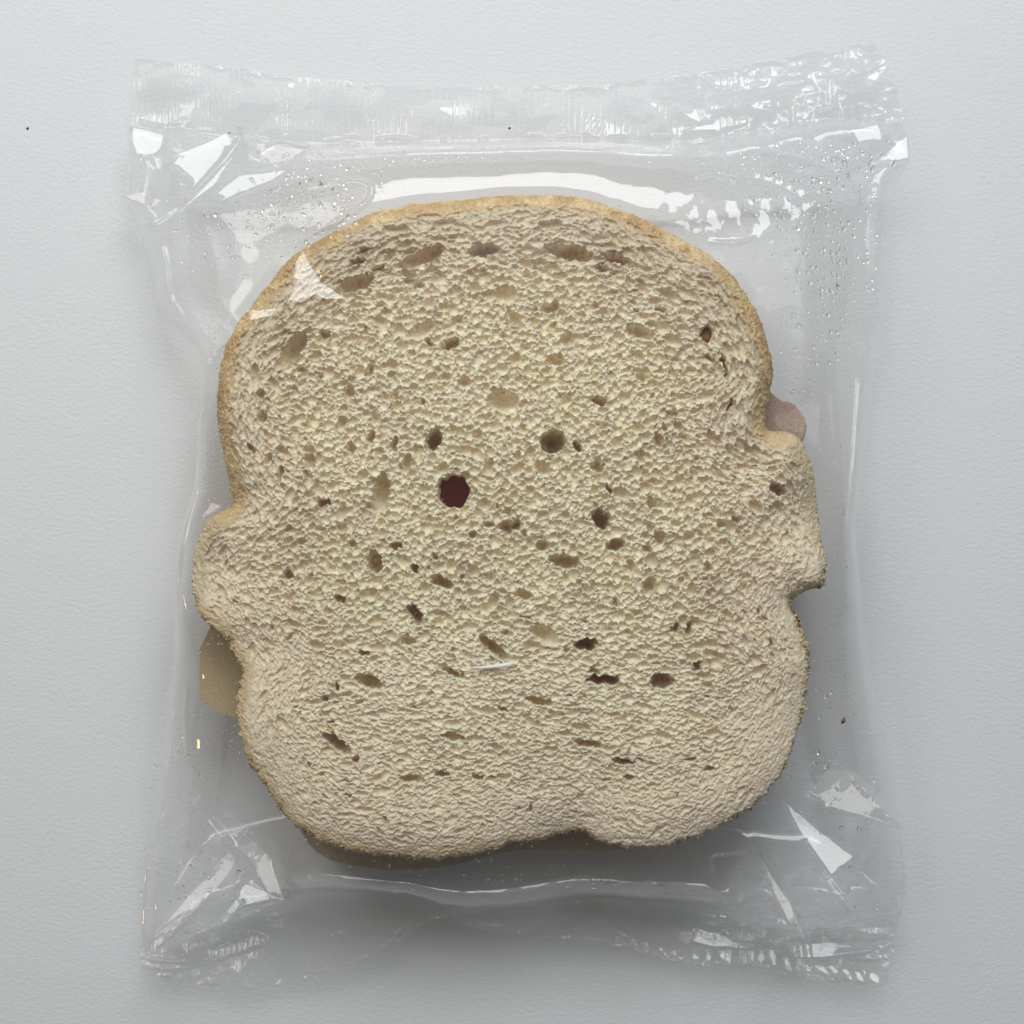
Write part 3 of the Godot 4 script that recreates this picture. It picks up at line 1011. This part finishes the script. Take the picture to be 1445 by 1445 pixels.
func droplets(bag: Node3D) -> void:
	var m := StandardMaterial3D.new()
	m.resource_name = "water"
	m.transparency = BaseMaterial3D.TRANSPARENCY_ALPHA
	m.albedo_color = Color(1, 1, 1, 0.0)
	m.refraction_enabled = true
	m.refraction_scale = 0.036
	m.roughness = 0.0
	var ball := SphereMesh.new()
	ball.radius = 1.0
	ball.height = 2.0
	ball.radial_segments = 12
	ball.rings = 7
	# clusters of condensation: centre, spread, count, least and most radius (layout units)
	var clusters := [[440, 275, 45, 26, 150, 1.3, 3.4], [360, 310, 60, 30, 60, 1.3, 3.0], [300, 330, 60, 40, 40, 1.2, 2.6], [560, 218, 80, 14, 90, 0.9, 1.8], [1160, 250, 50, 50, 110, 1.5, 3.4], [1180, 380, 40, 60, 90, 1.5, 3.4], [1215, 225, 30, 16, 16, 2.2, 4.2], [1130, 520, 18, 70, 50, 1.0, 2.0],
		[1000, 240, 70, 20, 50, 0.9, 2.2], [1190, 1130, 50, 90, 50, 1.3, 3.6], [240, 1150, 20, 110, 60, 1.2, 2.6], [300, 1060, 30, 60, 120, 0.7, 1.3], [260, 1240, 40, 40, 20, 1.5, 4.0], [1200, 760, 20, 150, 50, 0.9, 2.0], [720, 1240, 120, 20, 16, 1.4, 2.6], [290, 600, 20, 140, 110, 0.8, 1.5], [720, 700, 300, 270, 260, 0.7, 1.6],
		[1090, 800, 60, 60, 60, 0.7, 1.6], [420, 840, 80, 80, 50, 0.7, 1.8], [900, 330, 120, 40, 70, 0.7, 1.6], [650, 1160, 160, 40, 70, 0.7, 1.6]]
	var drops := []
	for c in clusters:
		for q in int(c[4] * 2.0):
			var px: float = c[0] + clampf(rng.randfn(0.0, c[2]), -2.2 * c[2], 2.2 * c[2])
			var py: float = c[1] + clampf(rng.randfn(0.0, c[3]), -2.2 * c[3], 2.2 * c[3])
			var r: float = 1.0 * lerpf(c[5], c[6], pow(rng.randf(), 2.2))
			if px < 192 or px > (1268 if py < 235 else 1238) or py < 196 or py > 1330 or py < 470 and px < 225 or py > 440 and py < 1000 and (px > 1200 or px < 262):
				continue
			drops.append([r, px, py])
	drops.sort_custom(func(a, b): return a[0] > b[0])
	var rest := []
	for q in drops.size():
		var p := on_film(drops[q][1], drops[q][2])
		var r: float = drops[q][0] * MPP
		var s := 0.3
		var g := Vector3(film_y(p - Vector2(s, 0)) - film_y(p + Vector2(s, 0)), 2 * s, film_y(p - Vector2(0, s)) - film_y(p + Vector2(0, s))).normalized()
		var x := g.cross(Vector3(0, 0, 1)).normalized()
		var t := Transform3D(Basis(x * r, g * r * 0.68, x.cross(g) * r), Vector3(p.x, film_y(p), p.y))
		t = Transform3D(t.basis * MM, t.origin * MM)
		if q < 290:
			var o := made("water_droplet", ball, m, bag)
			o.transform = t
		else:
			rest.append(t)
	var mm := MultiMesh.new()
	mm.transform_format = MultiMesh.TRANSFORM_3D
	mm.mesh = ball
	mm.instance_count = rest.size()
	for q in rest.size():
		mm.set_instance_transform(q, rest[q])
	var o := MultiMeshInstance3D.new()
	o.name = "fine_condensation"
	o.multimesh = mm
	o.material_override = m
	o.set_meta("kind", "stuff")
	bag.add_child(o, true)

# ---------------------------------------------------------------- small bits
func pebble(called: String, px: float, py: float, y: float, size: Vector3, turn: float, mat: Material, label: String, category: String) -> void:
	var st := SurfaceTool.new()
	var s := SphereMesh.new()
	s.radius = 0.5
	s.height = 1.0
	s.radial_segments = 14
	s.rings = 8
	var arr := s.get_mesh_arrays()
	var v: PackedVector3Array = arr[Mesh.ARRAY_VERTEX]
	var n := noise(int(px), 0.5, 2)
	for i in v.size():
		v[i] = v[i] * (1.0 + 0.55 * n.get_noise_3dv(v[i])) * size * MM
	arr[Mesh.ARRAY_VERTEX] = v
	var m := ArrayMesh.new()
	m.add_surface_from_arrays(Mesh.PRIMITIVE_TRIANGLES, arr)
	var o := made(called, m, mat)
	var p := at(px, py, y)
	o.position = Vector3(p.x, y, p.y) * MM
	o.rotation.y = turn
	tag(o, label, category)

func slice_y(px: float, py: float) -> float:
	var p := at(px, py, 29.0)
	var i := clampi(int((p.x - b_x0) / b_step), 0, b_w - 1)
	var j := clampi(int((p.y - b_z0) / b_step), 0, b_h - 1)
	return b_top[j * b_w + i] - b_cell[j * b_w + i]

func scraps() -> void:
	var st := SurfaceTool.new()
	st.begin(Mesh.PRIMITIVE_TRIANGLES)
	st.set_smooth_group(0)
	var rings := []
	for q in 9:
		var t := q / 8.0
		var w := lerpf(0.16, 0.52, t) * (1.0 if q < 8 else 0.8)
		var ring := []
		for k in 8:
			var a := TAU * k / 8.0
			ring.append(Vector3((t - 0.5) * 7.8, cos(a) * w * 0.7 + 0.15 * sin(t * 5.0), sin(a) * w + 0.12 * sin(t * 4.0)) * MM)
		rings.append(ring)
	for q in 8:
		for k in 8:
			var k2 := (k + 1) % 8
			for p in [rings[q][k], rings[q + 1][k2], rings[q + 1][k], rings[q][k], rings[q][k2], rings[q + 1][k2]]:
				st.add_vertex(p)
	for k in 6:
		for p in [rings[0][0], rings[0][k + 2], rings[0][k + 1], rings[8][0], rings[8][k + 1], rings[8][k + 2]]:
			st.add_vertex(p)
	st.index()
	st.generate_normals()
	var o := made("white_splinter", st.commit(), paint("white_splinter", Color(0.9, 0.9, 0.86), 0.4))
	var p := at(695, 940, 30.0)
	o.position = Vector3(p.x, b_top[int((p.y - b_z0) / b_step) * b_w + int((p.x - b_x0) / b_step)] + 0.35, p.y) * MM
	o.rotation.y = deg_to_rad(4.0)
	tag(o, "thin white splinter lying across the lower middle of the bread", "splinter")
	var red := paint("red_crumb", Color(0.26, 0.09, 0.045))
	var gold := paint("golden_crumb", Color(0.62, 0.43, 0.17))
	var brown := paint("brown_crumb", Color(0.24, 0.12, 0.05))
	var dark := paint("dark_speck", Color(0.03, 0.03, 0.03))
	pebble("red_crumb", 503, 1070, slice_y(503, 1070) + 0.2, Vector3(1.3, 0.4, 1.0), 0.4, red, "reddish crumb beside the crescent shaped cell at lower left of the bread", "crumb")
	pebble("yellow_crumb", 467, 1031, slice_y(467, 1031) + 0.2, Vector3(1.3, 0.35, 1.1), 0.4, gold, "golden crumb just above the crescent shaped cell of the bread", "crumb")
	pebble("brown_crumb", 997, 472, slice_y(997, 472) + 0.7, Vector3(2.5, 1.6, 3.4), -0.2, brown, "brown crumb sunk in a cell at the bread's upper right", "crumb")
	var q := on_film(1190, 1017)
	pebble("tan_crumb", 1190, 1017, film_y(q) + 0.1, Vector3(0.7, 0.4, 1.3), -0.5, brown, "small tan crumb stuck to the film right of the bread's lower lobe", "crumb")
	pebble("dark_speck", 39, 181, 0.12, Vector3(0.5, 0.3, 0.4), 0.3, dark, "tiny dark speck on the bare table beside the bag's upper left corner", "speck")
	q = on_film(719, 181)
	pebble("dark_speck", 719, 181, film_y(q) + 0.05, Vector3(0.45, 0.25, 0.45), 0.3, dark, "tiny dark speck on the middle of the bag's top seal", "speck")
